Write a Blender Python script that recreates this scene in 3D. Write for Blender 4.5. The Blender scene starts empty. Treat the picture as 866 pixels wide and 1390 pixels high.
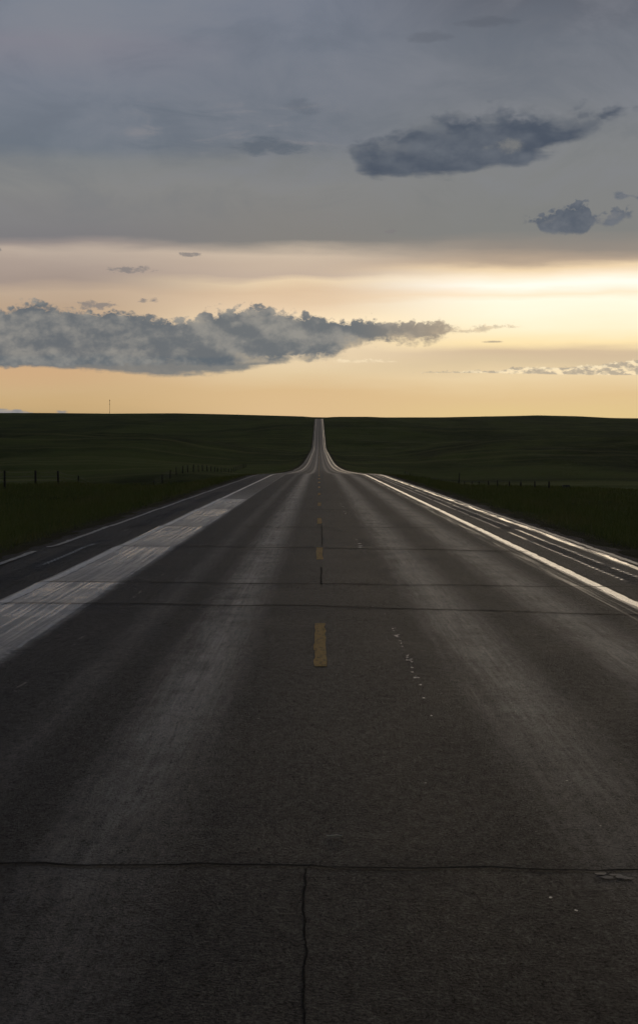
import bpy, math, random
import numpy as np
from mathutils import noise as mnoise, Vector

random.seed(7); rng = np.random.default_rng(7)
scene = bpy.context.scene
COL = scene.collection

# ------------------------------------------------------------------ camera
F = 2036.0                      # focal length in pixels of the 866 x 1390 photograph
EYE = 1.74
PITCH = math.atan((695 - 578) / F)
S0 = 0.01764                    # fall of the near road

cam_d = bpy.data.cameras.new('camera'); cam = bpy.data.objects.new('camera', cam_d); COL.objects.link(cam)
cam.location = (0, 0, EYE); cam.rotation_euler = (math.radians(90) - PITCH, 0, 0)
cam_d.sensor_fit = 'VERTICAL'; cam_d.sensor_height = 36.0; cam_d.lens = 36.0 * F / 1390.0
cam_d.clip_start = 0.1; cam_d.clip_end = 60000
scene.camera = cam

def el_of(y):                   # elevation (rad) seen at photo row y, centre column
    return -(PITCH + math.atan((y - 695) / F))
def az_of(x, y=578):            # azimuth (rad) at photo column x
    a = el_of(y)
    return math.atan((x - 433) / F / math.cos(math.atan((y - 695) / F)))

# ------------------------------------------------------------------ helpers
def tag(o, label=None, cat=None, group=None, kind=None):
    if label: o['label'] = label
    if cat: o['category'] = cat
    if group: o['group'] = group
    if kind: o['kind'] = kind
    return o

def link_mesh(name, verts, faces, mat, parent=None, smooth=False):
    me = bpy.data.meshes.new(name)
    me.from_pydata([tuple(v) for v in verts], [], [tuple(f) for f in faces])
    if smooth: me.polygons.foreach_set('use_smooth', [True] * len(me.polygons))
    me.update()
    me.materials.append(mat)
    o = bpy.data.objects.new(name, me); COL.objects.link(o)
    if parent: o.parent = parent
    return o

def grid_mesh(name, X, Y, Z, mat, parent=None, smooth=True):
    """X, Y, Z are (rows, cols) arrays"""
    r, c = X.shape
    V = np.stack([X, Y, Z], -1).reshape(-1, 3).astype(np.float32)
    i = np.arange(r * c).reshape(r, c)
    Q = np.stack([i[:-1, :-1], i[:-1, 1:], i[1:, 1:], i[1:, :-1]], -1).reshape(-1, 4).astype(np.int32)
    me = bpy.data.meshes.new(name)
    me.vertices.add(len(V)); me.vertices.foreach_set('co', V.ravel())
    me.loops.add(Q.size); me.loops.foreach_set('vertex_index', Q.ravel())
    me.polygons.add(len(Q)); me.polygons.foreach_set('loop_start', np.arange(0, Q.size, 4, dtype=np.int32))
    me.polygons.foreach_set('loop_total', np.full(len(Q), 4, dtype=np.int32))
    if smooth: me.polygons.foreach_set('use_smooth', np.ones(len(Q), dtype=bool))
    me.update(calc_edges=True)
    me.materials.append(mat)
    o = bpy.data.objects.new(name, me); COL.objects.link(o)
    if parent: o.parent = parent
    return o

def tube(path, rad, n=6, cap=True):
    """tube round a list of points, radius a number or list"""
    P = [Vector(p) for p in path]; vs = []; fs = []
    for i, p in enumerate(P):
        d = (P[min(i + 1, len(P) - 1)] - P[max(i - 1, 0)]).normalized()
        a = d.orthogonal().normalized() if abs(d.z) < .95 else Vector((1, 0, 0))
        a = (a - d * a.dot(d)).normalized(); b = d.cross(a)
        r = rad[i] if isinstance(rad, (list, tuple)) else rad
        for k in range(n):
            t = 2 * math.pi * k / n
            vs.append(p + a * (r * math.cos(t)) + b * (r * math.sin(t)))
    for i in range(len(P) - 1):
        for k in range(n):
            fs.append((i * n + k, i * n + (k + 1) % n, (i + 1) * n + (k + 1) % n, (i + 1) * n + k))
    if cap:
        fs.append(tuple(range(n))[::-1]); fs.append(tuple((len(P) - 1) * n + k for k in range(n)))
    return vs, fs

def join_parts(parts):
    vs, fs = [], []
    for v, f in parts:
        o = len(vs); vs += list(v); fs += [tuple(i + o for i in q) for q in f]
    return vs, fs

# node expression helper -------------------------------------------------
class N:
    def __init__(s, nt): s.nt = nt
    def new(s, t): return s.nt.nodes.new(t)
    def _in(s, sock, v):
        if v is None: return
        if isinstance(v, E): s.nt.links.new(v.s, sock)
        elif hasattr(v, 'is_output'): s.nt.links.new(v, sock)
        else:
            if isinstance(v, tuple) and len(v) == 3 and sock.type == 'RGBA': v = v + (1,)
            sock.default_value = v
    def m(s, op, a, b=None, c=None, clamp=False):
        n = s.new('ShaderNodeMath'); n.operation = op; n.use_clamp = clamp
        s._in(n.inputs[0], a); s._in(n.inputs[1], b); s._in(n.inputs[2], c)
        return E(s, n.outputs[0])
    def step(s, x, lo, hi, a=0.0, b=1.0):
        n = s.new('ShaderNodeMapRange'); n.interpolation_type = 'SMOOTHSTEP'
        s._in(n.inputs[0], x); s._in(n.inputs[1], lo); s._in(n.inputs[2], hi); s._in(n.inputs[3], a); s._in(n.inputs[4], b)
        return E(s, n.outputs[0])
    def vec(s, x, y, z=0.0):
        n = s.new('ShaderNodeCombineXYZ')
        for i, v in enumerate((x, y, z)): s._in(n.inputs[i], v)
        return n.outputs[0]
    def noise(s, v, scale=1.0, detail=4.0, rough=.5, dist=0.0, col=False):
        n = s.new('ShaderNodeTexNoise'); s.nt.links.new(v, n.inputs['Vector'])
        n.inputs['Scale'].default_value = scale; n.inputs['Detail'].default_value = detail
        n.inputs['Roughness'].default_value = rough; n.inputs['Distortion'].default_value = dist
        return E(s, n.outputs[1 if col else 0])
    def voro(s, v, scale, feat='F1', out='Distance'):
        n = s.new('ShaderNodeTexVoronoi'); n.feature = feat; s.nt.links.new(v, n.inputs['Vector'])
        n.inputs['Scale'].default_value = scale
        return E(s, n.outputs[out])
    def mix(s, f, a, b, mode='MIX'):
        n = s.new('ShaderNodeMix'); n.data_type = 'RGBA'; n.blend_type = mode
        s._in(n.inputs[0], f); s._in(n.inputs[6], a); s._in(n.inputs[7], b)
        return E(s, n.outputs[2])
    def ramp(s, f, stops, interp='LINEAR'):
        n = s.new('ShaderNodeValToRGB'); r = n.color_ramp; r.interpolation = interp
        s._in(n.inputs[0], f)
        while len(r.elements) > 1: r.elements.remove(r.elements[-1])
        r.elements[0].position = stops[0][0]; r.elements[0].color = (*stops[0][1], 1)
        for p, c in stops[1:]:
            e = r.elements.new(p); e.color = (*c, 1)
        return E(s, n.outputs[0])
    def curve(s, x, pts):
        n = s.new('ShaderNodeFloatCurve'); s._in(n.inputs['Value'], x)
        c = n.mapping.curves[0]; n.mapping.use_clip = False
        pts = sorted(pts)
        c.points[0].location = pts[0]; c.points[1].location = pts[-1]
        for p in pts[1:-1]: c.points.new(*p)
        n.mapping.update()
        return E(s, n.outputs[0])
class E:
    def __init__(s, g, sock): s.g = g; s.s = sock
    def __add__(s, o): return s.g.m('ADD', s, o)
    __radd__ = __add__
    def __mul__(s, o): return s.g.m('MULTIPLY', s, o)
    __rmul__ = __mul__
    def __sub__(s, o): return s.g.m('SUBTRACT', s, o)
    def __rsub__(s, o): return s.g.m('SUBTRACT', o, s)
    def __truediv__(s, o): return s.g.m('DIVIDE', s, o)
    def clamp(s): return s.g.m('ADD', s, 0.0, clamp=True)
    def max(s, o): return s.g.m('MAXIMUM', s, o)
    def min(s, o): return s.g.m('MINIMUM', s, o)
    def abs(s): return s.g.m('ABSOLUTE', s)

def lin(c):
    return tuple((v / 255 / 12.92) if v / 255 <= .04045 else ((v / 255 + .055) / 1.055) ** 2.4 for v in c)

# ------------------------------------------------------------------ sky (world)
w = bpy.data.worlds.new('World'); scene.world = w; w.use_nodes = True
nt = w.node_tree; nt.nodes.clear(); g = N(nt)
tc = g.new('ShaderNodeTexCoord'); sp = g.new('ShaderNodeSeparateXYZ'); nt.links.new(tc.outputs['Generated'], sp.inputs[0])
dx, dy, dz = (E(g, sp.outputs[i]) for i in range(3))
az = g.m('ARCTAN2', dx, dy)
el = g.m('ARCSINE', dz)
# "degrees-like" units: 1 unit = one photo pixel's worth of angle (1/2036 rad)
U = az * F
V = el * F
def Vp(y): return el_of(y) * F
def Up(x): return az_of(x) * F
P2 = g.vec(U * .01, V * .01, 0.0)                     # isotropic, 100 px = 1
PS = g.vec(U * .004, V * .02, 3.0)                    # streaked
n_lo = g.noise(PS, 1.0, 3, .5)
n_med = g.noise(g.vec(U * .006, V * .035, 9.0), 1.0, 5, .55)
Vw = V + (n_lo - .5) * 26 + (n_med - .5) * 20
R = 0.36 * F
def stops(lst, gain=1.0):
    out = []
    for y, c in lst:
        l = lin(c); b = max(0, (sum(c) / 3 - 200) / 55.)       # over-exposed parts run past white
        k = 1 + .10 * b * b
        out.append((min(1, max(0, Vp(y) / R)), tuple(v * k for v in l)))
    return sorted(out)
L_ = stops([(0, (123,130,142)), (45, (126,130,141)), (62, (129,129,140)), (120, (119,125,137)), (200, (112,120,130)), (222, (128,131,133)),
            (260, (134,134,133)), (322, (126,124,126)), (334, (150,140,136)), (345, (186,170,156)), (362, (172,156,145)), (385, (164,148,138)), (402, (190,168,146)),
            (420, (186,162,138)), (505, (207,171,131)), (530, (204,174,131)), (548, (201,170,124)), (566, (190,162,118))])
C_ = stops([(0, (119,125,138)), (100, (116,122,133)), (190, (113,119,128)), (225, (126,128,129)), (250, (133,133,132)), (325, (132,129,125)),
            (345, (206,187,166)), (358, (200,180,160)), (372, (196,176,158)), (384, (232,208,174)), (398, (222,194,162)), (412, (232,205,172)), (440, (250,226,188)),
            (470, (236,214,180)), (505, (226,202,162)), (530, (218,186,140)), (566, (220,188,142))])
R_ = stops([(0, (98,102,112)), (60, (111,116,125)), (130, (119,123,130)), (200, (128,130,131)), (315, (130,130,127)), (340, (150,140,130)),
            (354, (184,164,143)), (364, (240,214,176)), (378, (255,238,212)), (391, (255,250,236)), (404, (255,234,204)), (413, (255,247,224)),
            (440, (254,241,208)), (464, (253,228,176)), (478, (210,187,157)), (497, (216,195,160)), (512, (234,210,168)), (540, (224,194,145)), (566, (225,198,142))])
t = (Vw / R).clamp()
cl, cc, cr = g.ramp(t, L_), g.ramp(t, C_), g.ramp(t, R_)
base = g.mix(g.step(U, Up(80), Up(400)), cl, cc)
base = g.mix(g.step(U, Up(400), Up(700)), base, cr)
base = g.mix(g.step(U, Up(950), Up(1500)), base, cl)          # the glow ends again further right
# very faint mottling of the overcast
mot = g.noise(g.vec(U * .006, V * .011, 1.0), 1.0, 6, .6, .6)
up = g.step(V, Vp(340), Vp(220))
base = g.mix(up * g.step(mot, .42, .70) * .35, base, lin((134,136,144)))
base = g.mix(up * g.step(mot, .52, .30) * .30, base, lin((98,106,118)))
# Nishita glow of the clear gap under the overcast
ns = g.new('ShaderNodeTexSky'); ns.sky_type = 'NISHITA'; ns.sun_disc = False
SUN_AZ = az_of(740); SUN_EL = el_of(392)
ns.sun_elevation = SUN_EL; ns.sun_rotation = SUN_AZ; ns.dust_density = 2.0
gap = g.step(V, Vp(330), Vp(420)) * g.step(dy, -.2, .7)
sc = g.new('ShaderNodeVectorMath'); sc.operation = 'SCALE'; nt.links.new(ns.outputs[0], sc.inputs[0]); g._in(sc.inputs[3], .0002)
base = g.mix(gap, base, E(g, sc.outputs[0]), 'ADD')

# --- clouds: outline curves (bottom / top in photo rows against azimuth), edges broken by noise
def outline(pts):
    def cx(x): return az_of(x) / .7 + .5
    lo = min(Vp(y) for x, y in pts); hi = max(Vp(y) for x, y in pts)
    if hi - lo < 1: hi = lo + 1
    pp = [(cx(x), (Vp(y) - lo) / (hi - lo)) for x, y in pts]
    un = (az / .7 + .5).clamp()
    return g.curve(un, pp) * (hi - lo) + lo
def field(k, sx, sy, seed, detail, off):
    # shape noise, its big swell and a relief term (difference towards the light)
    a = g.noise(g.vec(U * (.01 * sx * k), V * (.01 * sy * k), seed), 1.0, detail, .6)
    r0 = g.noise(g.vec(U * (.01 * sx * k), V * (.01 * sy * k), seed + 3.3), 1.0, 4, .5)
    r1 = g.noise(g.vec((U + off[0]) * (.01 * sx * k), (V + off[1]) * (.01 * sy * k), seed + 3.3), 1.0, 4, .5)
    bl = (g.noise(g.vec(U * (.022 * sx * k), V * (.019 * sy * k), seed + 7.7), 1.0, 3, .55) * 2.0 - 1.0).abs()   # billows
    return a, r0 - r1, bl
big0 = g.noise(g.vec(U * .009, V * .012, 21.0), 1.0, 2, .5)
FC = field(2.3, 1.0, 1.45, 15.0, 8, (7, 9))         # coarse, for the big clouds
FS = field(1.25, .8, 1.5, 91.0, 8, (12, 14))        # broad and soft, for the dark cloud
FF = field(6.0, 1.0, 2.0, 33.0, 5, (3, 3.5))        # fine, for the small ones
def cloud(base, top, bot, amp_t, amp_b, soft_t, soft_b, dark, light, rim, fld, x0, x1, fx=20, rel=3.0, dens=1.0, billow=.9, con=1.0, under=None, shift=0.0, tip=None):
    a, r, bl = fld
    n = shift + (a - .5) * 1.3 + (big0 - .5) * .5 + (bl - .10) * billow
    dt = outline(top) + n * amp_t - V
    db = V - (outline(bot) - (n * .6 + (n_med - .5) * 1.6) * amp_b)
    ext = g.step(U + n * fx * 2, Up(x0) - fx, Up(x0) + fx) * g.step(U + n * fx * 2, Up(x1) + fx, Up(x1) - fx)
    m = g.step(dt, 0.0, soft_t) * g.step(db, 0.0, soft_b) * ext
    body = g.mix(g.step(r * rel + (a - .5) * .9 + (big0 - .5) * .9 + (bl - .2) * .9, -.55 / con, .75 / con), dark, light)
    edge = (g.step(dt, soft_t * 2.2, 0.0) * g.step(r, -.03, .10)).clamp() * .7
    body = g.mix(edge, body, rim)
    if tip:
        body = g.mix(g.step(U, Up(470), Up(625)) * .65, body, tip)
    if under:
        body = g.mix(g.step(db + (a - .5) * 30, soft_b * 2.6, 0.0) * g.step(a + r, .46, .66) * .8 * g.step(U, Up(240), Up(420)), body, under)
    return g.mix(m * dens, base, body)

# soft wisps above the dark cloud, left of centre
wisp = g.noise(g.vec(U * .012 + V * .006, V * .05, 31.0), 1.0, 6, .6, .8)
wm = g.step(V, Vp(225), Vp(195)) * g.step(V, Vp(125), Vp(150)) * g.step(U, Up(120), Up(190)) * g.step(U, Up(520), Up(380))
base = g.mix(wm * g.step(wisp, .50, .72) * .38, base, lin((146,142,144)))
base = g.mix(wm * g.step(wisp, .50, .30) * .35, base, lin((96,106,118)))
# lens-shaped grey smudges high up
sm_n = g.noise(g.vec(U * .02, V * .06, 51.0), 1.0, 5, .6)
for (a0, a1, yt, yb, c, dn, sd) in (((300), (430), 184, 214, (92,101,112), .8, 51.), ((545), (620), 40, 62, (98,103,113), .55, 57.), ((600), (712), 24, 42, (95,100,110), .7, 58.),
                                   ((380), (445), 133, 158, (98,105,116), .5, 59.)):
    xm = (a0 + a1) / 2; ym = (yt + yb) / 2
    nn = sm_n
    e = 1.0 - (((U - Up(xm)) / ((a1 - a0) * .5)) * ((U - Up(xm)) / ((a1 - a0) * .5)) + ((V - Vp(ym)) / ((yb - yt) * .5)) * ((V - Vp(ym)) / ((yb - yt) * .5)))
    base = g.mix(g.step(e + (nn - .5) * 2.6, .15, 1.0) * dn, base, lin(c))
# big dark cloud, upper right
base = cloud(base,
    [(380, 205), (450, 203), (480, 190), (540, 180), (580, 160), (640, 153), (700, 153), (760, 149), (800, 147), (855, 150), (900, 151)],
    [(380, 205), (450, 203), (480, 226), (530, 246), (600, 248), (660, 242), (700, 238), (722, 224), (760, 208), (800, 188), (855, 160), (900, 155)],
    44, 26, 22, 16, lin((73,82,96)), lin((104,110,119)), lin((122,125,129)), FS, 436, 900, 14, 2.2, .97, .9, .9, None, .10)
# the pale hole in it
hh = FC[0]
e = 1.0 - (((U - Up(688)) / 38.0) * ((U - Up(688)) / 38.0) + ((V - Vp(203)) / 13.0) * ((V - Vp(203)) / 13.0))
base = g.mix(g.step(e + (hh - .5) * 6.0, .3, 1.9) * .75, base, lin((128,128,126)))
# small dark puffs right
base = cloud(base, [(690, 306), (712, 297), (740, 292), (765, 281), (785, 279), (803, 296), (812, 296), (830, 291), (852, 296), (880, 302)],
    [(690, 309), (712, 308), (730, 320), (770, 324), (795, 320), (806, 311), (820, 314), (852, 302), (880, 305)],
    24, 9, 8, 6, lin((86,94,106)), lin((114,118,125)), lin((132,131,130)), FC, 712, 856, 5, 2.0, .95, 1.4, .8)
base = cloud(base, [(820, 270), (838, 264), (850, 272), (858, 268), (900, 260)], [(820, 270), (838, 278), (850, 274), (858, 281), (900, 285)],
    8, 4, 6, 4, lin((96,104,114)), lin((120,122,128)), lin((140,138,136)), FF, 829, 930, 3, 2.2, .9)
# small grey fragments over the bank
for (x0, x1, yt, yb, sd) in ((138, 222, 362, 373, 81.), (238, 275, 343, 350, 82.), (92, 165, 409, 424, 83.), (186, 222, 405, 413, 84.), (515, 548, 311, 318, 85.), (-12, 12, 340, 349, 86.)):
    nn = FF[0]
    rx = (x1 - x0) / 2; ry = (yb - yt) / 2
    e = 1.0 - (((U - Up((x0 + x1) / 2)) / rx) * ((U - Up((x0 + x1) / 2)) / rx) + ((V - Vp((yt + yb) / 2)) / ry) * ((V - Vp((yt + yb) / 2)) / ry))
    base = g.mix(g.step(e + (nn - .5) * 5.0, .2, 1.2) * .75, base, lin((128,124,124)))
# thin bright cumulus streak low on the right, with grey cores
base = cloud(base, [(540, 506), (600, 503), (660, 503), (700, 499), (760, 498), (820, 494), (866, 489), (1100, 480)],
    [(540, 507), (600, 507), (700, 509), (866, 511), (1100, 512)], 7, 2.5, 3, 2, lin((178,166,148)), lin((255,232,190)), lin((255,240,205)), FF, 590, 1200, 30, 5.0, .85)
base = cloud(base, [(430, 490), (480, 487), (540, 489)], [(430, 494), (480, 493), (540, 492)],
    8, 3, 3, 2, lin((225,205,170)), lin((255,232,195)), lin((255,240,205)), FF, 460, 545, 10, 5.0, .5)
# little blue clouds on the horizon, far left
base = cloud(base, [(-200, 550), (0, 555), (30, 556), (48, 559), (80, 557), (95, 559), (120, 562)], [(-200, 564), (120, 564)],
    4, 1, 2, 1, lin((120,130,142)), lin((150,150,152)), lin((190,170,140)), FF, -300, 47, 4, 3.0, .8)
base = cloud(base, [(60, 558), (85, 556.5), (100, 560)], [(60, 563), (100, 563)],
    3, 1, 2, 1, lin((125,132,140)), lin((150,150,152)), lin((190,170,140)), FF, 80, 92, 3, 3.0, .7)
# long cumulus bank: lower sheet first, then the lumpy body
base = cloud(base, [(-300, 470), (0, 480), (200, 480), (330, 480), (450, 478), (500, 484)],
    [(-300, 505), (0, 502), (60, 505), (120, 512), (180, 516), (250, 513), (330, 505), (400, 495), (460, 488), (500, 486)],
    14, 20, 8, 9, lin((108,114,118)), lin((130,130,127)), lin((190,172,145)), FC, -500, 455, 25, 1.5, .92, .3, .7)
base = cloud(base, [(-350, 425), (-120, 416), (0, 424), (50, 414), (100, 420), (160, 422), (210, 428), (255, 430), (300, 422), (335, 417), (380, 422), (430, 426), (470, 432), (520, 432), (560, 434), (595, 433), (615, 444), (640, 448), (700, 446)],
    [(-350, 500), (-120, 500), (0, 502), (100, 503), (200, 502), (300, 497), (380, 492), (440, 487), (480, 476), (520, 469), (570, 468), (612, 460), (640, 452), (700, 450)],
    28, 22, 8, 9, lin((97,105,112)), lin((142,141,137)), lin((165,158,146)), FC, -600, 622, 22, 3.0, .95, .9, .95, lin((205,184,152)), 0.0, lin((186,166,140)))
# torn fragments at its right end
base = cloud(base, [(600, 445), (625, 446), (660, 440), (700, 441), (720, 443)], [(600, 452), (640, 455), (665, 449), (700, 447), (720, 445)],
    12, 8, 5, 4, lin((176,160,140)), lin((215,192,158)), lin((235,210,175)), FF, 606, 702, 8, 3.0, .6)
base = cloud(base, [(650, 464), (664, 462.5), (685, 464)], [(650, 466), (664, 466.5), (685, 465)],
    2, 1, 2, 1.5, lin((150,140,128)), lin((190,172,145)), lin((215,190,155)), FF, 652, 680, 4, 3.0, .7)
# overcast dome above the frame and behind the camera
zen = g.mix(g.noise(P2, .25, 4, .55), (.038, .046, .064), (.066, .074, .096))
sky = g.mix(g.step(el, .30, .75), base, zen)
back = g.mix(g.step(el, 0.0, .5), (.10, .105, .12), (.06, .068, .085))
sky = g.mix(g.step(dy, .75, -.15), sky, g.mix(g.step(el, .3, .75), back, zen))
# below the horizon: dim land tone
sky = g.mix(g.step(dz, -.005, -.03), sky, (.02, .02, .015))
bg = g.new('ShaderNodeBackground'); g._in(bg.inputs[0], sky); bg.inputs[1].default_value = 1.0
ow = g.new('ShaderNodeOutputWorld'); nt.links.new(bg.outputs[0], ow.inputs[0])

# ------------------------------------------------------------------ sun behind thin cloud
sd = bpy.data.lights.new('sun', 'SUN'); sd.energy = 0.16; sd.angle = math.radians(20); sd.color = (1, .80, .56)
so = bpy.data.objects.new('sun', sd); COL.objects.link(so)
d = Vector((math.sin(SUN_AZ) * math.cos(SUN_EL), math.cos(SUN_AZ) * math.cos(SUN_EL), math.sin(SUN_EL)))
so.rotation_euler = d.to_track_quat('Z', 'Y').to_euler()

# ------------------------------------------------------------------ terrain profile
def table(pts):
    xs = np.array([p[0] for p in pts], float); ys = np.array([p[1] for p in pts], float)
    h = np.diff(xs); dlt = np.diff(ys) / h; m = np.zeros_like(xs)          # monotone cubic
    m[0] = dlt[0]; m[-1] = dlt[-1]
    for i in range(1, len(xs) - 1):
        if dlt[i-1] * dlt[i] > 0:
            w1 = 2 * h[i] + h[i-1]; w2 = h[i] + 2 * h[i-1]
            m[i] = (w1 + w2) / (w1 / dlt[i-1] + w2 / dlt[i])
    def f(v):
        v = np.clip(v, xs[0], xs[-1]); i = np.clip(np.searchsorted(xs, v) - 1, 0, len(h) - 1)
        t = (v - xs[i]) / h[i]
        return ((2*t**3 - 3*t**2 + 1) * ys[i] + (t**3 - 2*t**2 + t) * h[i] * m[i] + (-2*t**3 + 3*t**2) * ys[i+1] + (t**3 - t**2) * h[i] * m[i+1])
    return f
# heights relative to the EYE; the eye is at z = EYE
road_f = table([(-400, -1.74 + S0 * 400), (0, -1.74), (60, -1.74 - S0 * 60), (115, -1.74 - S0 * 115), (140, -4.46), (178, -5.62), (210, -6.52), (250, -7.60), (300, -8.85), (340, -9.72), (400, -10.9),
                (470, -12.0), (600, -13.4), (834, -15.0), (1000, -16.2), (1100, -16.3), (1180, -15.0), (1300, -11.2), (1500, -4.0), (1700, 3.4), (1780, 6.2), (1840, 7.5), (1900, 8.3),
                (2000, 9.0), (2120, 8.4), (2300, 2.0), (6000, -20), (40000, -60)])
def road_z(y):
    y = np.asarray(y, float)
    lin_z = -1.74 - S0 * y
    return np.where(y < 115, lin_z, road_f(y)) + EYE
fence_l = table([(-400, 4), (0, -3.0), (60, -4.2), (100, -4.8), (120, -4.98), (132, -5.2), (144, -5.75), (156, -6.6), (168, -8.0), (180, -9.4), (205, -9.9), (228, -9.65), (241, -9.15), (253, -8.75), (265, -8.5), (276, -8.65),
                 (298, -9.2), (328, -10.1), (380, -12.2), (439, -14), (600, -15), (834, -16), (1100, -16.5), (1300, -11.2), (1500, -4), (1700, 3.4), (1900, 7.8), (2300, 9), (3000, 17), (3600, 0), (40000, -60)])
wide_l = table([(-400, 4), (0, -3.6), (100, -5.0), (160, -6.6), (220, -9.3), (300, -11.5), (400, -13.6), (500, -14.2), (600, -13.0), (750, -8.8), (870, -5.7), (930, -5.0), (1000, -6.0), (1150, -10), (1350, -12), (1600, -6), (2000, 4.5),
                (2500, 12), (3000, 24), (3500, 6), (6000, -20), (40000, -60)])
fence_r = table([(-400, 4), (0, -2.9), (60, -4.3), (100, -5.3), (164, -6.9), (200, -8.2), (268, -10.5), (330, -12.0), (439, -13.6), (600, -14.6), (834, -16), (1100, -16.5), (1300, -11.2), (1500, -4), (1700, 3.4), (1900, 7.8), (2300, 9), (3000, 16), (3600, 0), (40000, -60)])
wide_r = table([(-400, 4), (0, -3.4), (100, -6.2), (200, -9.6), (300, -12.0), (400, -13.4), (500, -12.6), (650, -9.2), (760, -7.0), (820, -6.4), (900, -7.2), (1100, -11), (1350, -12), (1600, -6), (2000, 2.5),
                (2500, 9), (3000, 18), (3500, 4), (6000, -20), (40000, -60)])
hor = [(-300, 562), (0, 561), (60, 561), (150, 562), (240, 561.5), (330, 563.5), (400, 565.2), (425, 566.3), (443, 566.6), (460, 566), (500, 566), (520, 567), (600, 567), (640, 566), (700, 564.8), (729, 564), (784, 565.3), (830, 568), (866, 568.6), (950, 567), (1200, 563)]
RID = 3000.0
hx = np.array([(p[0] - 433) / F for p in hor]); hz = np.array([(578 - p[1]) / F for p in hor])
def sm(t): t = np.clip(t, 0, 1); return t * t * (3 - 2 * t)
def fbm(x, y, oct=5, seed=0.0):
    return mnoise.fractal(Vector((x, y, seed)), 1.0, 2.0, oct, noise_basis='PERLIN_ORIGINAL')
def land(X, Y):
    """terrain height, arrays of the same shape"""
    rz = road_z(Y); A = np.abs(X)
    fl = np.where(X < 0, fence_l(Y), fence_r(Y)) + EYE
    wd = np.where(X < 0, wide_l(Y), wide_r(Y)) + EYE
    wedge = sm((A - 27) / (25 + np.clip(Y, 0, 2500) * .06))
    outer = fl * (1 - wedge) + wd * wedge
    ditch = np.interp(A, [5.7, 7.0, 9.5, 12.5, 16, 22], [0, -.18, -.75, -1.15, -1.0, 0]) * sm((1150 - Y) / 200)
    k = sm((A - 8) / 17)
    near = rz - .05 - .03 * np.clip(A - 5.2, 0, 20)
    z = near * (1 - k) + outer * k + ditch * .7
    # rolling undulation
    nz = np.zeros_like(z); it = np.nditer([X, Y], flags=['multi_index'])
    for x, y in it:
        x = float(x); y = float(y); a = abs(x)
        if a < 6 or y > 9000: continue
        q = min(1, (a - 6) / 30)
        v = .22 * q * fbm(x * .035, y * .02, 4, 2.0) + .05 * min(1, (a - 6) / 4) * fbm(x * .4, y * .3, 4, 5.0)
        big = min(1, max(0, (y - 150) / 800)); v += min(1, max(0, (y - 200) / 300)) * q * 1.6 * fbm(x * .018, y * .007, 4, 14.0); v += big * q * 4.0 * min(1, a / 80) * fbm(x * .006, y * .0022, 5, 8.0)
        nz[it.multi_index] = v
    # the skyline ridge: exact profile at its crest
    tx = X / np.maximum(Y, 1)
    rz_t = np.interp(tx, hx, hz) * RID + EYE
    b = np.exp(-((Y - RID) / 420.0) ** 2)
    z = z + nz * (1 - b)
    z = z * (1 - b) + (rz_t - .002 * np.abs(Y - RID)) * b
    # ground passes below the pavement
    z = np.where((A < 5.35) & (Y < 2080), rz - .18, z)
    return z

# ------------------------------------------------------------------ joints of the pavement (depth from the photo's rows)
def depth_of(y):
    a = PITCH + math.atan((y - 695) / F)
    return 1.74 / (math.tan(a) - S0)
# row at the left, row at the centre, row at the right, strength
JOINTS = [(1169, 1177, 1186), (821, 823, 836), (791, 793, 797), (742.5, 744, 749), (715, 716, 717), (691.5, 692, 693), (677.5, 678, 678.5), (668, 668, 668.5), (661, 661, 661), (656, 656, 656)]
JD = []
for a, b, c in JOINTS:
    JD.append((depth_of(a), depth_of(b), depth_of(c)))
def joint_y(j, x):
    a, b, c = JD[j]
    # the rows were read at the frame's edges / middle
    return np.interp(x, [-3.6, 0, 3.6], [a, b, c])
CURL = [0.005, .020, .016, .022, .018, .016, .016, .016, .016, .016]
def bumps(X, Y):
    z = np.zeros_like(np.asarray(X, float) + np.asarray(Y, float))
    for j in range(len(JD)):
        jy = joint_y(j, X); dd = Y - jy
        side = .25 + .75 * sm((-X - .8) / 1.6)
        z = z + CURL[j] * side * np.where(dd < 0, np.exp(dd / (.05 * jy + .6)), np.exp(-dd / .35)) - .004 * np.exp(-(dd / .06) ** 2)
    # shallow wheel ruts and longitudinal waviness
    for c in (-2.75, -.95, 1.0, 2.75): z = z - .004 * np.exp(-((X - c) / .35) ** 2)
    z = z + .0016 * np.sin(Y * 1.9 + X * 1.3) * np.sin(Y * .61 + 1.0) + .0011 * np.sin(Y * 3.7 - X * 2.1 + 2)
    f = np.clip((110 - Y) / 50, 0, 1)
    return z * f
def surf(X, Y): return road_z(Y) + bumps(X, Y)

# ------------------------------------------------------------------ materials
def new_mat(name):
    m = bpy.data.materials.new(name); m.use_nodes = True; nt = m.node_tree; nt.nodes.clear(); g = N(nt)
    bs = g.new('ShaderNodeBsdfPrincipled'); out = g.new('ShaderNodeOutputMaterial'); nt.links.new(bs.outputs[0], out.inputs[0])
    tcn = g.new('ShaderNodeTexCoord'); s3 = g.new('ShaderNodeSeparateXYZ'); nt.links.new(tcn.outputs['Object'], s3.inputs[0])
    x, y, z = (E(g, s3.outputs[i]) for i in range(3))
    return m, g, bs, x, y, z, tcn.outputs['Object']
def bump(g, bs, h, strength, dist):
    b = g.new('ShaderNodeBump'); g._in(b.inputs['Strength'], strength); b.inputs['Distance'].default_value = dist
    g._in(b.inputs['Height'], h); g.nt.links.new(b.outputs[0], bs.inputs['Normal'])
def band(g, x, c, hw, soft):
    return g.step((x - c).abs(), hw + soft, hw - soft if hw > soft else 0.0)

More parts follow.
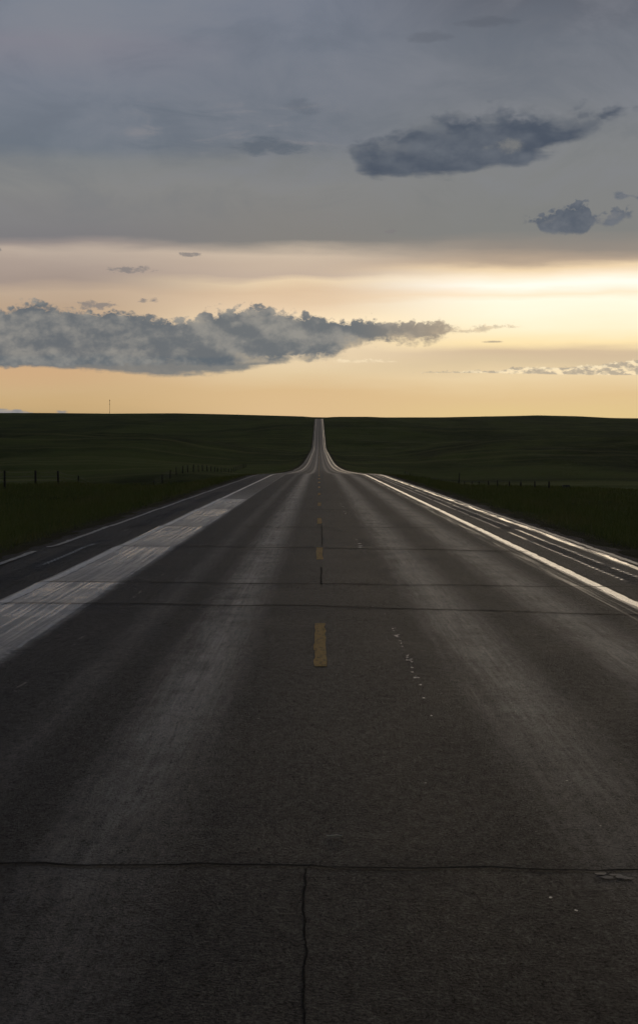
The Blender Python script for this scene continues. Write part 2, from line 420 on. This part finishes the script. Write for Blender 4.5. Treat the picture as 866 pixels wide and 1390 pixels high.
def asphalt(name, shoulder=False):
    m, g, bs, x, y, z, oc = new_mat(name)
    st = g.noise(g.vec(x * 9, y * .35, 1.0), 1.0, 5, .6)             # tyre-drawn streaks along the road
    st2 = g.noise(g.vec(x * 24, y * .22, 4.0), 1.0, 6, .65)
    fine = g.noise(oc, 95, 6, .75)
    grit = g.voro(oc, 62)
    blot = g.noise(oc, 1.3, 5, .6)
    pl = g.noise(g.vec(x * 5, y * 3.0, 2.0), 1.0, 4, .6)
    wob = x + (st - .5) * .22 + (blot - .5) * .12
    if not shoulder:
        jn = g.noise(g.vec(y * 2.5, 0.0, 4.0), 1.0, 5, .7)
        patch = g.step(x + (jn - .5) * .16 + (pl - .5) * .10, -2.54, -2.76)                      # smooth worn strip by the left edge line
        seam = band(g, x + (jn - .5) * .09, -2.69, .018, .014) * g.step(g.noise(g.vec(x * 0.5, y * 1.6, 7.0), 1.0, 4, .8), .40, .54)
        seam2 = band(g, x + (jn - .5) * .12, -2.22, .008, .01) * g.step(g.noise(g.vec(x * .5, y * 1.1, 17.0), 1.0, 4, .8), .52, .62)
        tr_l = band(g, wob, -.93, .05, .42)
        tr_r = band(g, wob, 1.40, .05, .45)
        tr_r2 = band(g, wob, 2.62, .05, .45)
        tr_l2 = band(g, wob, -1.75, .03, .22) * .25
        cen = band(g, wob, .0, .22, .25)
        right = band(g, x + (st - .5) * .06 + (st2 - .5) * .06, 3.60, .07, .04)
        right2 = band(g, x + (st - .5) * .05, 3.36, .09, .08) * g.step(st2, .42, .62)
        st3 = g.noise(g.vec(x * 38, y * 1.6, 24.0), 1.0, 6, .8)
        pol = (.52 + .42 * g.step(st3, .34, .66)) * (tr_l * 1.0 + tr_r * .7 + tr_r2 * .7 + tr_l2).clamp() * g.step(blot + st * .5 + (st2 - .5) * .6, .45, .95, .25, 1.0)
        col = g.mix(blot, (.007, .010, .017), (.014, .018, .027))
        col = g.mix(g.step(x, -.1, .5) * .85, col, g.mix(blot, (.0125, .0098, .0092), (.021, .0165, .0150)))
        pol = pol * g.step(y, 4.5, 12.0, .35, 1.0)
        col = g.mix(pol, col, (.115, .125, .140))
        pfar = g.step(y, 75, 38)
        pst = g.step(st2 * .7 + pl * .3, .40, .60)
        joint_sheen = None                                                     # sky sheen off curled slabs, painted pale on each joint's near side
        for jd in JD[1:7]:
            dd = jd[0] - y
            sheen_j = g.step(dd, 0.0, .05) * g.step(dd, .30 * (jd[0] - 10) + 1.8, 0.0)
            joint_sheen = sheen_j if joint_sheen is None else joint_sheen.max(sheen_j)
        joint_sheen = joint_sheen * g.step(blot * .4 + st2 * .6, .42, .57, .12, 1.0) * patch
        patch = patch * (pfar * .75 + .25)
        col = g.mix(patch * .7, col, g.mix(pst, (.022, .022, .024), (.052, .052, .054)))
        col = g.mix(joint_sheen * .8, col, (.46, .46, .46))
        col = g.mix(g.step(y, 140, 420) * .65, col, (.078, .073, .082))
        col = g.mix(cen * .6, col, (.016, .017, .020))
        col = g.mix((seam * .8 + seam2 * .35).clamp(), col, (.42, .42, .41))
        col = g.mix(right * .5, col, (.11, .10, .09))
        rough = .62 - pol * .20 - patch * (.20 + .10 * pst) - joint_sheen * .18 - right * .40 - right2 * .26 + (blot - .5) * .14
        bst = .9 - pol * .35 - patch * .78 - right * .70 - right2 * .45
        spec = .11 + pol * .75 + patch * .50 + right * .5 + right2 * .2
    else:
        ax = x.abs()
        comb = g.step(g.m('SINE', y * (2 * math.pi / .305)), -.5, .3, .12, 1.0) * g.step(x * 0.0 + y, 60, 30) + g.step(y, 30, 60) * .6
        edge = band(g, ax + (st - .5) * .12 + (st2 - .5) * .08, 4.85, .10, .05) * g.step(x, -1.0, 1.0)
        t1 = comb * band(g, x + (pl - .5) * .05, 4.16, .030, .03) * g.step(g.noise(g.vec(0.0, y * .28, 3.0), 1.0, 2, .6), .38, .46)
        t2 = comb * band(g, x + (pl - .5) * .06, 4.47, .035, .035) * g.step(g.noise(g.vec(0.0, y * .33, 13.0), 1.0, 2, .6), .36, .46)
        t3 = comb * band(g, x, -4.30, .04, .02) * (g.step(y, depth_of(766), depth_of(763)) * g.step(y, depth_of(736), depth_of(739)) + .3 * g.step(g.noise(g.vec(0.0, y * .2, 23.0), 1.0, 2, .6), .54, .60)).clamp()
        sl = (edge * g.step(st2 + st, .80, 1.12, .15, 1.0) + (t1 + t2) * g.step(st2 + pl * .5, .50, .72, .45, 1.0) + t3 * .8).clamp()
        dk = band(g, wob, -3.98, .10, .10) + band(g, wob, 3.98, .10, .12)
        col = g.mix(blot, (.024, .024, .026), (.040, .039, .040))
        col = g.mix(dk.clamp() * .7, col, (.013, .013, .014))
        col = g.mix(sl * .5, col, (.12, .11, .10))
        rough = .62 - sl * .46 + (blot - .5) * .14
        bst = .8 - sl * .65
        spec = .10 + sl * .60
    col = g.mix(g.step(grit, .0, .30, 1.0, 0.0) * .35 * g.step(fine, .45, .7), col, (.16, .155, .15))
    col = g.mix(g.step(fine, .50, .30) * .6, col, (.010, .010, .010))
    fin2 = g.noise(g.vec(x * 62, y * 40, 8.0), 1.0, 4, .85)
    fin3 = g.noise(g.vec(x * 17, y * 9, 18.0), 1.0, 4, .7)
    gr_ = fin2 * .7 + fin3 * .3
    col = g.mix(g.step(gr_, .52, .64), col, g.mix(.6, col, (.075, .075, .077)))
    col = g.mix(g.step(gr_, .50, .36) * .85, col, (.003, .003, .003))
    spec = spec * g.step(gr_, .38, .60, .2, 1.8)
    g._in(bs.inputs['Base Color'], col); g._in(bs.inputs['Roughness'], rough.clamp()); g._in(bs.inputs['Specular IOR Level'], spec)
    h = fin2 * 1.4 + (grit * .6 + fine * 1.1 + pl * .25) + g.noise(g.vec(x * 40, y * 14, 6.0), 1.0, 3, .6) * .5
    bump(g, bs, h, bst.clamp(), .008)
    return m
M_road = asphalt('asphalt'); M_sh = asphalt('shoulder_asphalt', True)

def paint(name, c, wear_c, lo, hi, rough=.45, sc=30):
    m, g, bs, x, y, z, oc = new_mat(name)
    n = g.noise(g.vec(x * 30, y * 4, 2.0), 1.0, 6, .75); n2 = g.noise(oc, sc, 5, .7)
    wf = g.step(n * .5 + n2 * .5, lo, hi)
    g._in(bs.inputs['Base Color'], g.mix(wf, wear_c, c)); g._in(bs.inputs['Roughness'], rough + (1 - wf) * .15)
    bump(g, bs, g.noise(oc, 95, 5, .7), .45, .006)
    return m
M_white = paint('worn_white_paint', (.58, .58, .57), (.10, .10, .10), .30, .52, .32)
M_gloss = paint('polished_white_paint', (.46, .45, .42), (.08, .08, .08), .32, .54, .24)
M_yellow = paint('worn_yellow_paint', (.54, .30, .040), (.06, .045, .03), .38, .50, .75, 22)
M_edge = paint('pale_pavement_edge', (.24, .235, .22), (.05, .05, .05), .36, .56, .42)
M_fleck = paint('spilt_white_paint', (.42, .42, .41), (.16, .15, .14), .3, .5, .5)
m, g, bs, x, y, z, oc = new_mat('tar_seal'); M_tar = m
g._in(bs.inputs['Base Color'], g.mix(g.noise(oc, 30, 4), (.005, .005, .006), (.012, .012, .012))); bs.inputs['Roughness'].default_value = .95
bs.inputs['Specular IOR Level'].default_value = .15
bump(g, bs, g.noise(oc, 60, 4), .8, .01)
m, g, bs, x, y, z, oc = new_mat('roadside_gravel'); M_gravel = m
vg = g.voro(oc, 26, 'F1', 'Color'); ng = g.noise(oc, 3, 5, .6)
g._in(bs.inputs['Base Color'], g.mix(g.step(ng, .35, .65), g.mix(.6, (.035, .030, .025), vg, 'MULTIPLY'), (.050, .045, .038)))
bs.inputs['Roughness'].default_value = .85; bs.inputs['Specular IOR Level'].default_value = .3
bump(g, bs, g.voro(oc, 26) + g.noise(oc, 60, 4), 1.0, .03)

def ground_mat():
    m, g, bs, x, y, z, oc = new_mat('prairie_turf')
    big = g.noise(g.vec(x * .010, y * .0035, 1.0), 1.0, 6, .6, .5)
    mid = g.noise(g.vec(x * .12, y * .035, 4.0), 1.0, 6, .65)
    sml = g.noise(oc, 2.2, 6, .7)
    blades = g.noise(g.vec(x * 14, y * 9, 2.0), 1.0, 4, .7)
    rows = g.noise(g.vec(x * .0012 + y * .0009, y * .022, 11.0), 1.0, 5, .65)
    col = g.mix(g.step(big, .38, .60), (.020, .034, .006), (.105, .140, .024))
    col = g.mix(g.step(mid, .40, .70) * .6, col, (.115, .130, .030))
    col = g.mix(g.step(sml, .55, .30) * .6, col, (.008, .014, .004))
    col = g.mix(g.step(rows, .50, .68) * .75, col, (.19, .195, .06))
    col = g.mix(g.step(rows, .46, .34) * .6, col, (.008, .012, .005))
    col = g.mix(g.step(blades, .45, .7) * .35, col, (.060, .075, .022))
    col = g.mix(g.step(x.abs(), 7.5, 5.3) * .8, col, (.040, .033, .022))
    far = g.step(y, 500, 2200)
    col = g.mix(far * .5, col, g.mix(big, (.045, .066, .020), (.120, .145, .045)))
    g._in(bs.inputs['Base Color'], col); bs.inputs['Roughness'].default_value = 1.0
    bs.inputs['Specular IOR Level'].default_value = .04
    h = blades * .06 + sml * .22 + mid * 1.2
    bump(g, bs, h, 1.0, 1.0)
    return m
M_turf = ground_mat()
def grass_mat():
    m, g, bs, x, y, z, oc = new_mat('grass_blades')
    oi = g.noise(g.vec(x * 3.1, y * 2.3, 1.0), 1.0, 5, .7); b2 = g.noise(g.vec(x * .25, y * .12, 2.0), 1.0, 4, .6)
    col = g.mix(g.step(oi, .35, .65), (.085, .115, .028), (.165, .18, .055))
    col = g.mix(g.step(b2, .48, .66) * .6, col, (.20, .165, .07))
    tl = g.new('ShaderNodeBsdfTranslucent'); g._in(tl.inputs[0], col); ms = g.new('ShaderNodeMixShader'); ms.inputs[0].default_value = .35
    g.nt.links.new(bs.outputs[0], ms.inputs[1]); g.nt.links.new(tl.outputs[0], ms.inputs[2])
    g.nt.links.new(ms.outputs[0], [n for n in g.nt.nodes if n.type == 'OUTPUT_MATERIAL'][0].inputs[0])
    g._in(bs.inputs['Base Color'], col); bs.inputs['Roughness'].default_value = .7; bs.inputs['Specular IOR Level'].default_value = .15
    return m
M_grass = grass_mat()
def simple(name, c0, c1, rough=.8, sc=8, metal=0.0, bd=.01):
    m, g, bs, x, y, z, oc = new_mat(name)
    g._in(bs.inputs['Base Color'], g.mix(g.noise(oc, sc, 5, .6), c0, c1)); bs.inputs['Roughness'].default_value = rough
    bs.inputs['Metallic'].default_value = metal
    bump(g, bs, g.noise(oc, sc * 3, 4, .6), .4, bd)
    return m
M_wood = simple('weathered_post_wood', (.018, .015, .012), (.05, .042, .034), .9, 12)
M_wire = simple('rusty_wire', (.05, .045, .04), (.09, .08, .07), .6, 20)
M_mast = simple('mast_steel', (.10, .07, .05), (.16, .11, .08), .6, 2)
M_straw = simple('dry_straw', (.78, .70, .50), (.86, .79, .60), .6, 60, 0.0, .0005)
M_tin = simple('dull_tin', (.05, .05, .045), (.09, .085, .08), .6, 6)

# ------------------------------------------------------------------ ground
def rows_list():
    ys = [-250, -120, -60, -30, -12, 0]; y = 0
    while y < 40000:
        stp = .6 if y < 12 else (.9 if y < 60 else (y * .016 if y < 420 else (y * .0125 if y < 3600 else y * .09)))
        y += stp; ys.append(y)
    return np.array(ys)
def cols_list():
    xs = [0, 2.5, 5.0, 5.35, 5.7, 6.1, 6.6, 7.2, 8, 9, 10, 11, 12, 13.2, 14.5, 16, 17.5, 19, 21, 23, 25]; x = 25
    while x < 700: x += 1.8 + (x - 25) * .028; xs.append(x)
    while x < 12000: x *= 1.22; xs.append(x)
    xs = np.array(xs); return np.concatenate([-xs[:0:-1], xs])
ys = rows_list(); xs = cols_list()
XX, YY = np.meshgrid(xs, ys)
ZZ = land(XX, YY)
ground = tag(grid_mesh('ground', XX, YY, ZZ, M_turf), kind='structure')
# bilinear lookup on the very mesh, so posts and blades stand on it
def gz(x, y):
    x = np.atleast_1d(np.asarray(x, float)); y = np.atleast_1d(np.asarray(y, float))
    j = np.clip(np.searchsorted(xs, x) - 1, 0, len(xs) - 2); i = np.clip(np.searchsorted(ys, y) - 1, 0, len(ys) - 2)
    tx = (x - xs[j]) / (xs[j+1] - xs[j]); ty = (y - ys[i]) / (ys[i+1] - ys[i])
    return (ZZ[i, j] * (1-tx) * (1-ty) + ZZ[i, j+1] * tx * (1-ty) + ZZ[i+1, j] * (1-tx) * ty + ZZ[i+1, j+1] * tx * ty)

# ------------------------------------------------------------------ road
near = np.arange(-6, 60, .1); mid_ = np.arange(60, 110, .25)
far_ = [110]
while far_[-1] < 2100: far_.append(far_[-1] + max(1.0, far_[-1] * .008))
ry = np.concatenate([near, mid_, np.array(far_)])
ry = np.concatenate([[-60, -30, -15], ry])
rx = np.arange(-3.74, 3.741, .22)
X, Y = np.meshgrid(rx, ry)
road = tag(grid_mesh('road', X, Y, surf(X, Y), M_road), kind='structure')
# shoulders, with milled rumble grooves
sy = np.concatenate([np.arange(-6, 105, .05), np.array([105 + i for i in range(5)]), np.array(far_)])
def shoulder(sgn):
    sx = np.array([3.74, 3.95, 4.08, 4.12, 4.2, 4.3, 4.4, 4.5, 4.54, 4.7, 4.9, 5.05])
    if sgn < 0: sx = -sx[::-1]
    X, Y = np.meshgrid(sx, sy); A = np.abs(X)
    gr = np.clip(np.sin(Y * 2 * math.pi / .305), 0, 1) * np.clip(np.minimum((A - 4.08) / .05, (4.54 - A) / .05), 0, 1)
    gap = (np.mod(Y + 3, 18.3) < 14.6) * (Y < 104)
    Z = surf(X, Y) - .012 * gr * gap - .015 * (A - 3.74) - .012 * np.clip(A - 4.7, 0, 1)
    Z += (.006 * np.sin(Y * .55 + A * 3) * np.sin(Y * .23) + .003 * np.sin(Y * 1.3 + 5 * A)) * np.clip((A - 3.8) / .5, 0, 1) * np.clip((100 - Y) / 50, 0, 1)
    return grid_mesh('shoulder', X, Y, Z, M_sh, road)
shoulder(-1); shoulder(1)
def sh_z(x, y):
    return surf(x, y) - .015 * (np.abs(x) - 3.74) - .012 * np.clip(np.abs(x) - 4.7, 0, 1)
# gravel verge
for sgn in (-1, 1):
    gx = np.array([5.05, 5.2, 5.4, 5.6, 5.8, 6.0]) * sgn
    if sgn < 0: gx = gx[::-1]
    gy = np.concatenate([np.arange(-10, 120, .5), np.array(far_[2:])])
    X, Y = np.meshgrid(gx, gy); A = np.abs(X)
    jag = np.array([[fbm(float(v) * .7 + 50 * sgn, float(u) * .5, 4, 3.) for u in gx] for v in gy])
    Z = road_z(Y) - .04 - .05 * (A - 5.05) + .02 * jag * np.clip((A - 5.1) * 4, 0, 1) - .16 * np.clip((A - 5.55) / .45, 0, 1) ** 2
    grid_mesh('gravel_verge', X, Y, Z, M_gravel, road)

def ribbon(name, x0, x1, yy, mat, lift=.004, zf=surf, wob=0.0, parent=None):
    yy = np.asarray(yy, float)
    j0 = np.array([wob * fbm(float(v) * 2.3, x0 * 7, 3, 1.) for v in yy]); j1 = np.array([wob * fbm(float(v) * 2.3, x1 * 7 + 20, 3, 2.) for v in yy])
    X = np.stack([x0 + j0, (x0 + x1) / 2 + (j0 + j1) / 2, x1 + j1], 1); Y = np.repeat(yy[:, None], 3, 1)
    return grid_mesh(name, X, Y, zf(X, Y) + lift, mat, parent or road)
line_y = ry[ry > -6]
ribbon('edge_line', -3.69, -3.57, line_y, M_white, wob=.02)
ribbon('edge_line', 3.55, 3.68, line_y, M_gloss, wob=.02)
# pale seam along the outer edge of the left shoulder, broken once
seg = line_y[line_y < 1500]
brk = depth_of(745)
def edge_z(x, y): return sh_z(x, y) + .008
ribbon('pavement_edge', -5.05, -4.94, seg[seg < brk - .6], M_edge, .006, edge_z, .03)
ribbon('pavement_edge', -4.98, -4.87, seg[seg > brk + .3], M_edge, .006, edge_z, .03)
ribbon('pavement_edge', 4.93, 5.04, seg, M_edge, .006, edge_z, .03)
# yellow dashes 3 m long every 12.19 m
d0 = depth_of(905) ; k = 0
while d0 + k * 12.19 < 1780 and k < 100:
    a = d0 + k * 12.19; yy = np.linspace(a, a + 3.05, 30 if k < 6 else 8)
    ribbon('centre_dash', -.042, .062, yy, M_yellow, .004, surf, .012 if k < 6 else .004)
    k += 1
# tarred transverse joints
for j in range(len(JD)):
    xs_ = np.linspace(-5.0, 5.0, 160)
    jy = np.interp(xs_, [-5, -3.6, 0, 3.6, 5], [JD[j][0], JD[j][0], JD[j][1], JD[j][2], JD[j][2]])
    jy = jy + np.array([.05 * fbm(float(v) * 1.1, j * 9.1, 4, 2.) + .018 * fbm(float(v) * 9, j * 3.1, 3, 7.) for v in xs_])
    hw = .016 + .0009 * JD[j][1] + np.array([.35 * (.014 + .0008 * JD[j][1]) * fbm(float(v) * 5, j * 5., 3, 4.) for v in xs_])
    hw = hw * (.62 if j == 0 else (.95 if j < 3 else 1.35)) * np.interp(xs_, [-5, -3.8, 3.5, 5], [.6, 1, .75, .3])
    X = np.stack([xs_] * 3, 0); Y = np.stack([jy - hw, jy, jy + hw], 0)
    Z = np.where(np.abs(X) < 3.74, surf(X, Y), sh_z(X, Y)) + .0065
    grid_mesh('tar_seam', X, Y, Z, M_tar, road)
# branch of the nearest joint on the right and the crack along the centre
def crack(pts, w, name='crack'):
    P = []
    for (x0, y0), (x1, y1) in zip(pts[:-1], pts[1:]):
        n = max(6, int(math.hypot(x1 - x0, y1 - y0) / .03))
        for i in range(n): P.append((x0 + (x1 - x0) * i / n, y0 + (y1 - y0) * i / n))
    P.append(pts[-1]); P = np.array(P)
    dx = np.gradient(P[:, 0]); dy = np.gradient(P[:, 1]); L = np.hypot(dx, dy); nx, ny = -dy / L, dx / L
    off = np.array([.013 * fbm(i * .16, 3.3, 4, 1.) for i in range(len(P))]); ww = np.array([w * (1 + .8 * fbm(i * .25, 9., 3, 3.)) for i in range(len(P))])
    X = np.stack([P[:, 0] + nx * (off - ww), P[:, 0] + nx * (off + ww)], 1); Y = np.stack([P[:, 1] + ny * (off - ww), P[:, 1] + ny * (off + ww)], 1)
    return grid_mesh(name, X, Y, surf(X, Y) + .0045, M_tar, road)
jn = JD[0][1]
crack([(-.05, jn - .03), (-.065, jn - .5), (-.05, jn - .9), (-.055, jn - 1.3), (-.045, jn - 1.9), (-.06, jn - 3), (-.05, jn - 5)], .0042)
crack([(.03, depth_of(795)), (.035, depth_of(770))], .011)
crack([(.06, depth_of(741)), (.06, depth_of(712))], .009)
# flecks of spilt white paint down the right lane
vs, fs = [], []
def fleck(x, y, r, sy=1.0):
    n = random.randint(6, 9); o = len(vs)
    for i in range(n):
        t = 2 * math.pi * i / n; q = r * random.uniform(.45, 1.1)
        px, py = x + q * math.cos(t), y + q * math.sin(t) * sy
        vs.append((px, py, float(surf(np.array(px), np.array(py))) + .0045))
    fs.append(tuple(range(o, o + n)))
for i in range(46):
    yy = depth_of(random.choice([random.uniform(820, 985), random.uniform(855, 930), random.uniform(690, 745)]))
    fleck(.745 + random.gauss(0, .018), yy, random.uniform(.006, .022), random.uniform(1, 2.2))
for yy in (743, 738, 741, 697, 688, 684): fleck(.75 + random.gauss(0, .02), depth_of(yy), .05, 2.0)
for i in range(26): fleck(random.uniform(.5, 3.0), depth_of(random.uniform(760, 1250)), random.uniform(.004, .011), random.uniform(.7, 1.6))
for i in range(8): fleck(random.uniform(-3., -.3), depth_of(random.uniform(900, 1250)), random.uniform(.003, .008))
link_mesh('paint_flecks', vs, fs, M_fleck, road)
# scraped pale patch at the right
vs, fs = [], []
xr = (843 - 433) / F * depth_of(1190)
for i in range(9): fleck(xr + random.uniform(-.07, .07), depth_of(1190) + random.uniform(-.05, .05), random.uniform(.015, .035), .8)
link_mesh('scraped_patch', vs, fs, simple('scraped_asphalt', (.07, .065, .06), (.13, .125, .12), .6, 40, 0.0, .0015), road)

# ------------------------------------------------------------------ roadside grass (one uncountable mass)
def blades(n, xlo, xhi, ylo, yhi, h0, h1, w, pw=1.0):
    out = []
    u = rng.random(n); yy = (ylo ** (1 - pw) + u * (yhi ** (1 - pw) - ylo ** (1 - pw))) ** (1 / (1 - pw)) if pw != 1 else ylo * (yhi / ylo) ** u
    side = np.where(rng.random(n) < .5, -1, 1)
    a = xlo + (xhi - xlo) * rng.random(n) ** 1.25
    x = a * side
    keep = np.abs(x) < yy * .235 + 1.5
    x, yy, a = x[keep], yy[keep], a[keep]
    clump = np.array([fbm(float(p) * .55, float(q) * .35, 3, 4.) for p, q in zip(x, yy)])
    keep = (clump > -.30) & ((a > 6.0) | (rng.random(len(a)) < .35)); x, yy, a, clump = x[keep], yy[keep], a[keep], clump[keep]
    k = len(x)
    h = (h0 + (h1 - h0) * rng.random(k)) * np.interp(a, [5.6, 6.2, 8, 14], [.25, .5, .85, 1.25]) * (1 + .7 * clump)
    ang = rng.random(k) * math.pi; ww = w * (.6 + .8 * rng.random(k)) * np.maximum(1, yy / 45)
    lx, ly = rng.normal(0, .35, k) * h, rng.normal(0, .35, k) * h
    z = gz(x, yy) - .03
    cx, cy = np.cos(ang) * ww, np.sin(ang) * ww
    V = np.empty((k, 5, 3), np.float32)
    V[:, 0] = np.stack([x - cx, yy - cy, z], 1); V[:, 1] = np.stack([x + cx, yy + cy, z], 1)
    V[:, 2] = np.stack([x + cx * .7 + lx * .4, yy + cy * .7 + ly * .4, z + h * .6], 1)
    V[:, 3] = np.stack([x - cx * .7 + lx * .4, yy - cy * .7 + ly * .4, z + h * .6], 1)
    V[:, 4] = np.stack([x + lx, yy + ly, z + h], 1)
    return V
parts = [blades(150000, 5.7, 26, 14, 150, .14, .42, .007), blades(50000, 20, 75, 60, 240, .12, .32, .012), blades(9000, 6, 14, 14, 120, .28, .55, .004)]
V = np.concatenate(parts); k = len(V); Vf = V.reshape(-1, 3)
base_i = (np.arange(k) * 5)[:, None]
loops = np.concatenate([base_i + np.array([0, 1, 2, 3]), base_i + np.array([3, 2, 4])], 1).astype(np.int32).ravel()
me = bpy.data.meshes.new('roadside_grass'); me.vertices.add(len(Vf)); me.vertices.foreach_set('co', Vf.ravel())
me.loops.add(len(loops)); me.loops.foreach_set('vertex_index', loops)
ls = np.empty((k, 2), np.int32); ls[:, 0] = np.arange(k) * 7; ls[:, 1] = ls[:, 0] + 4
lt = np.tile(np.array([4, 3], np.int32), k)
me.polygons.add(2 * k); me.polygons.foreach_set('loop_start', ls.ravel()); me.polygons.foreach_set('loop_total', lt)
me.update(calc_edges=True); me.materials.append(M_grass)
go = bpy.data.objects.new('roadside_grass', me); COL.objects.link(go)
tag(go, 'dark green prairie grass growing along both verges of the road', 'grass', kind='stuff')

# ------------------------------------------------------------------ fences
def make_fence(name, label, posts, wires, group=None, heights=None):
    root = bpy.data.objects.new(name, None); COL.objects.link(root)
    x0, y0 = posts[0]; zb = float(gz(x0, y0)[0]); root.location = (x0, y0, zb)
    tag(root, label, 'fence', group)
    tops = []
    for i, (x, y) in enumerate(posts):
        z = float(gz(x, y)[0]); h = (heights[i] if heights else 1.45) + random.uniform(-.08, .08); lean = (random.uniform(-.05, .05), random.uniform(-.05, .05))
        r = random.uniform(.085, .11)
        path = [(x - x0 + lean[0] * t, y - y0 + lean[1] * t, z - zb + t) for t in (-.3, 0, h * .5, h * .97, h)]
        v, f = tube(path, [r * 1.05, r * 1.02, r * .95, r * .88, r * .55], 9)
        link_mesh('post', v, f, M_wood, root, True)
        tops.append((x - x0, y - y0, z - zb, h))
    for hh in wires:
        path = []
        for a, b in zip(tops[:-1], tops[1:]):
            for s in range(6):
                q = s / 6; path.append((a[0] + (b[0]-a[0]) * q, a[1] + (b[1]-a[1]) * q, (a[2] + a[3] * hh) * (1-q) + (b[2] + b[3] * hh) * q - .05 * math.sin(q * math.pi)))
        b = tops[-1]; path.append((b[0], b[1], b[2] + b[3] * hh))
        v, f = tube(path, .011, 4); link_mesh('wire', v, f, M_wire, root)
    return root
pl = []
for k in range(-3, 34):
    yd = 119.8 + k * 11.95; pl.append((-25.0 + random.uniform(-.12, .12), yd + random.uniform(-.25, .25)))
make_fence('wire_fence', 'dark wooden post and wire fence in the grass left of the road', pl, (.92, .66, .40))
pr = []
for k in range(4, 28): pr.append((25.2 + random.uniform(-.12, .12), 116 + k * 11.95 + random.uniform(-.2, .2)))
hs = [.92] * len(pr)
make_fence('wire_fence', 'dark wooden post and wire fence in the grass right of the road', pr, (.92, .66, .40), heights=hs)
def lone_post(xp, ytop, D, h, label, r=.1):
    x = (xp - 433) / F * D; z = float(gz(x, D)[0])
    path = [(.06 * t, 0, t) for t in (-.3, 0, h * .5, h * .97, h)]
    v, f = tube(path, [r, r, r * .95, r * .85, r * .5], 9)
    o = link_mesh('marker_post', v, f, M_wood, None, True); o.location = (x, D, z)
    tag(o, label, 'post')
lone_post(622.5, 640, 262, 2.3, 'tall dark post leaning slightly in the grass right of the road')
# feed trough standing in the right-hand pasture
D = 178.0; tx_ = (768 - 433) / F * D; tz = float(gz(tx_, D)[0])
tr = bpy.data.objects.new('feed_trough', None); COL.objects.link(tr); tr.location = (tx_, D, tz); tag(tr, 'small dark open trough standing in the pasture behind the right fence', 'trough')
def box(cx, cy, cz, sx, sy, sz):
    v = [(cx + a * sx / 2, cy + b * sy / 2, cz + c * sz / 2) for a in (-1, 1) for b in (-1, 1) for c in (-1, 1)]
    return v, [(0, 1, 3, 2), (4, 6, 7, 5), (0, 4, 5, 1), (2, 3, 7, 6), (0, 2, 6, 4), (1, 5, 7, 3)]
v, f = join_parts([box(0, -.25, .34, .82, .03, .30), box(0, .25, .34, .82, .03, .30), box(-.395, 0, .34, .03, .46, .30), box(.395, 0, .34, .03, .46, .30), box(0, 0, .2, .75, .46, .03)])
link_mesh('tub', v, f, M_tin, tr)
for sx in (-.33, .33):
    for sy in (-.2, .2):
        v, f = tube([(sx, sy, -.1), (sx, sy, .19)], .03, 6); link_mesh('leg', v, f, M_wood, tr)

# ------------------------------------------------------------------ radio mast on the left skyline
D = 2950.0; mx = (150 - 433) / F * D; mz = float(gz(mx, D)[0]); H = 27.5
mast = bpy.data.objects.new('radio_mast', None); COL.objects.link(mast); mast.location = (mx, D, mz)
tag(mast, 'thin lattice radio mast standing on the distant left skyline', 'mast')
parts = []
R3 = [(math.cos(a) * .55, math.sin(a) * .55) for a in (math.pi / 2, math.pi * 7 / 6, math.pi * 11 / 6)]
for (a, b) in R3: parts.append(tube([(a, b, -1), (a, b, H - 2)], .07, 5))
z = 0; q = 0
while z < H - 3.5:
    for i in range(3):
        a, b = R3[i], R3[(i + 1) % 3]
        parts.append(tube([(a[0], a[1], z), (b[0], b[1], z + 1.5)], .035, 4)); parts.append(tube([(b[0], b[1], z), (a[0], a[1], z + 1.5)], .035, 4))
    z += 1.5
v, f = join_parts(parts); link_mesh('lattice_tower', v, f, M_mast, mast)
parts = [tube([(0, 0, H - 2), (0, 0, H)], .35, 8), tube([(-.9, 0, H - .9), (.9, 0, H - .9)], .25, 6), tube([(0, 0, H - 2.2), (0, 0, H - 1.4)], .6, 8)]
v, f = join_parts(parts); link_mesh('antenna', v, f, M_mast, mast)
v, f = join_parts([tube([(-.9, .2, H * .66), (.9, .2, H * .66)], .35, 8)]); link_mesh('dish', v, f, M_mast, mast)

# ------------------------------------------------------------------ straw lying on the road
D = depth_of(1138); x0, x1 = (443 - 433) / F * D, (465 - 433) / F * D
xm = (x0 + x1) / 2; zs = float(surf(np.array(xm), np.array(D))) + .008
v, f = tube([(x0 - xm, .0, .0), (x0 * .3 + x1 * .7 - xm, .006, .003), (x1 - xm, .002, .0)], [.0038, .0042, .003], 7)
st = link_mesh('straw', v, f, M_straw, None, True); st.location = (xm, D, zs)
tag(st, 'short pale dry straw lying across the dark road just right of the centre crack', 'straw')

# ------------------------------------------------------------------ render settings
scene.render.engine = 'CYCLES'
vs_ = scene.view_settings; vs_.view_transform = 'Standard'; vs_.look = 'None'; vs_.gamma = 1.0; vs_.exposure = 0.0; vs_.use_curve_mapping = False
w.cycles.sampling_method = 'NONE'
cy = scene.cycles; cy.max_bounces = 2; cy.diffuse_bounces = 1; cy.glossy_bounces = 1; cy.transmission_bounces = 1
cy.use_adaptive_sampling = True; cy.adaptive_threshold = .03; cy.adaptive_min_samples = 10
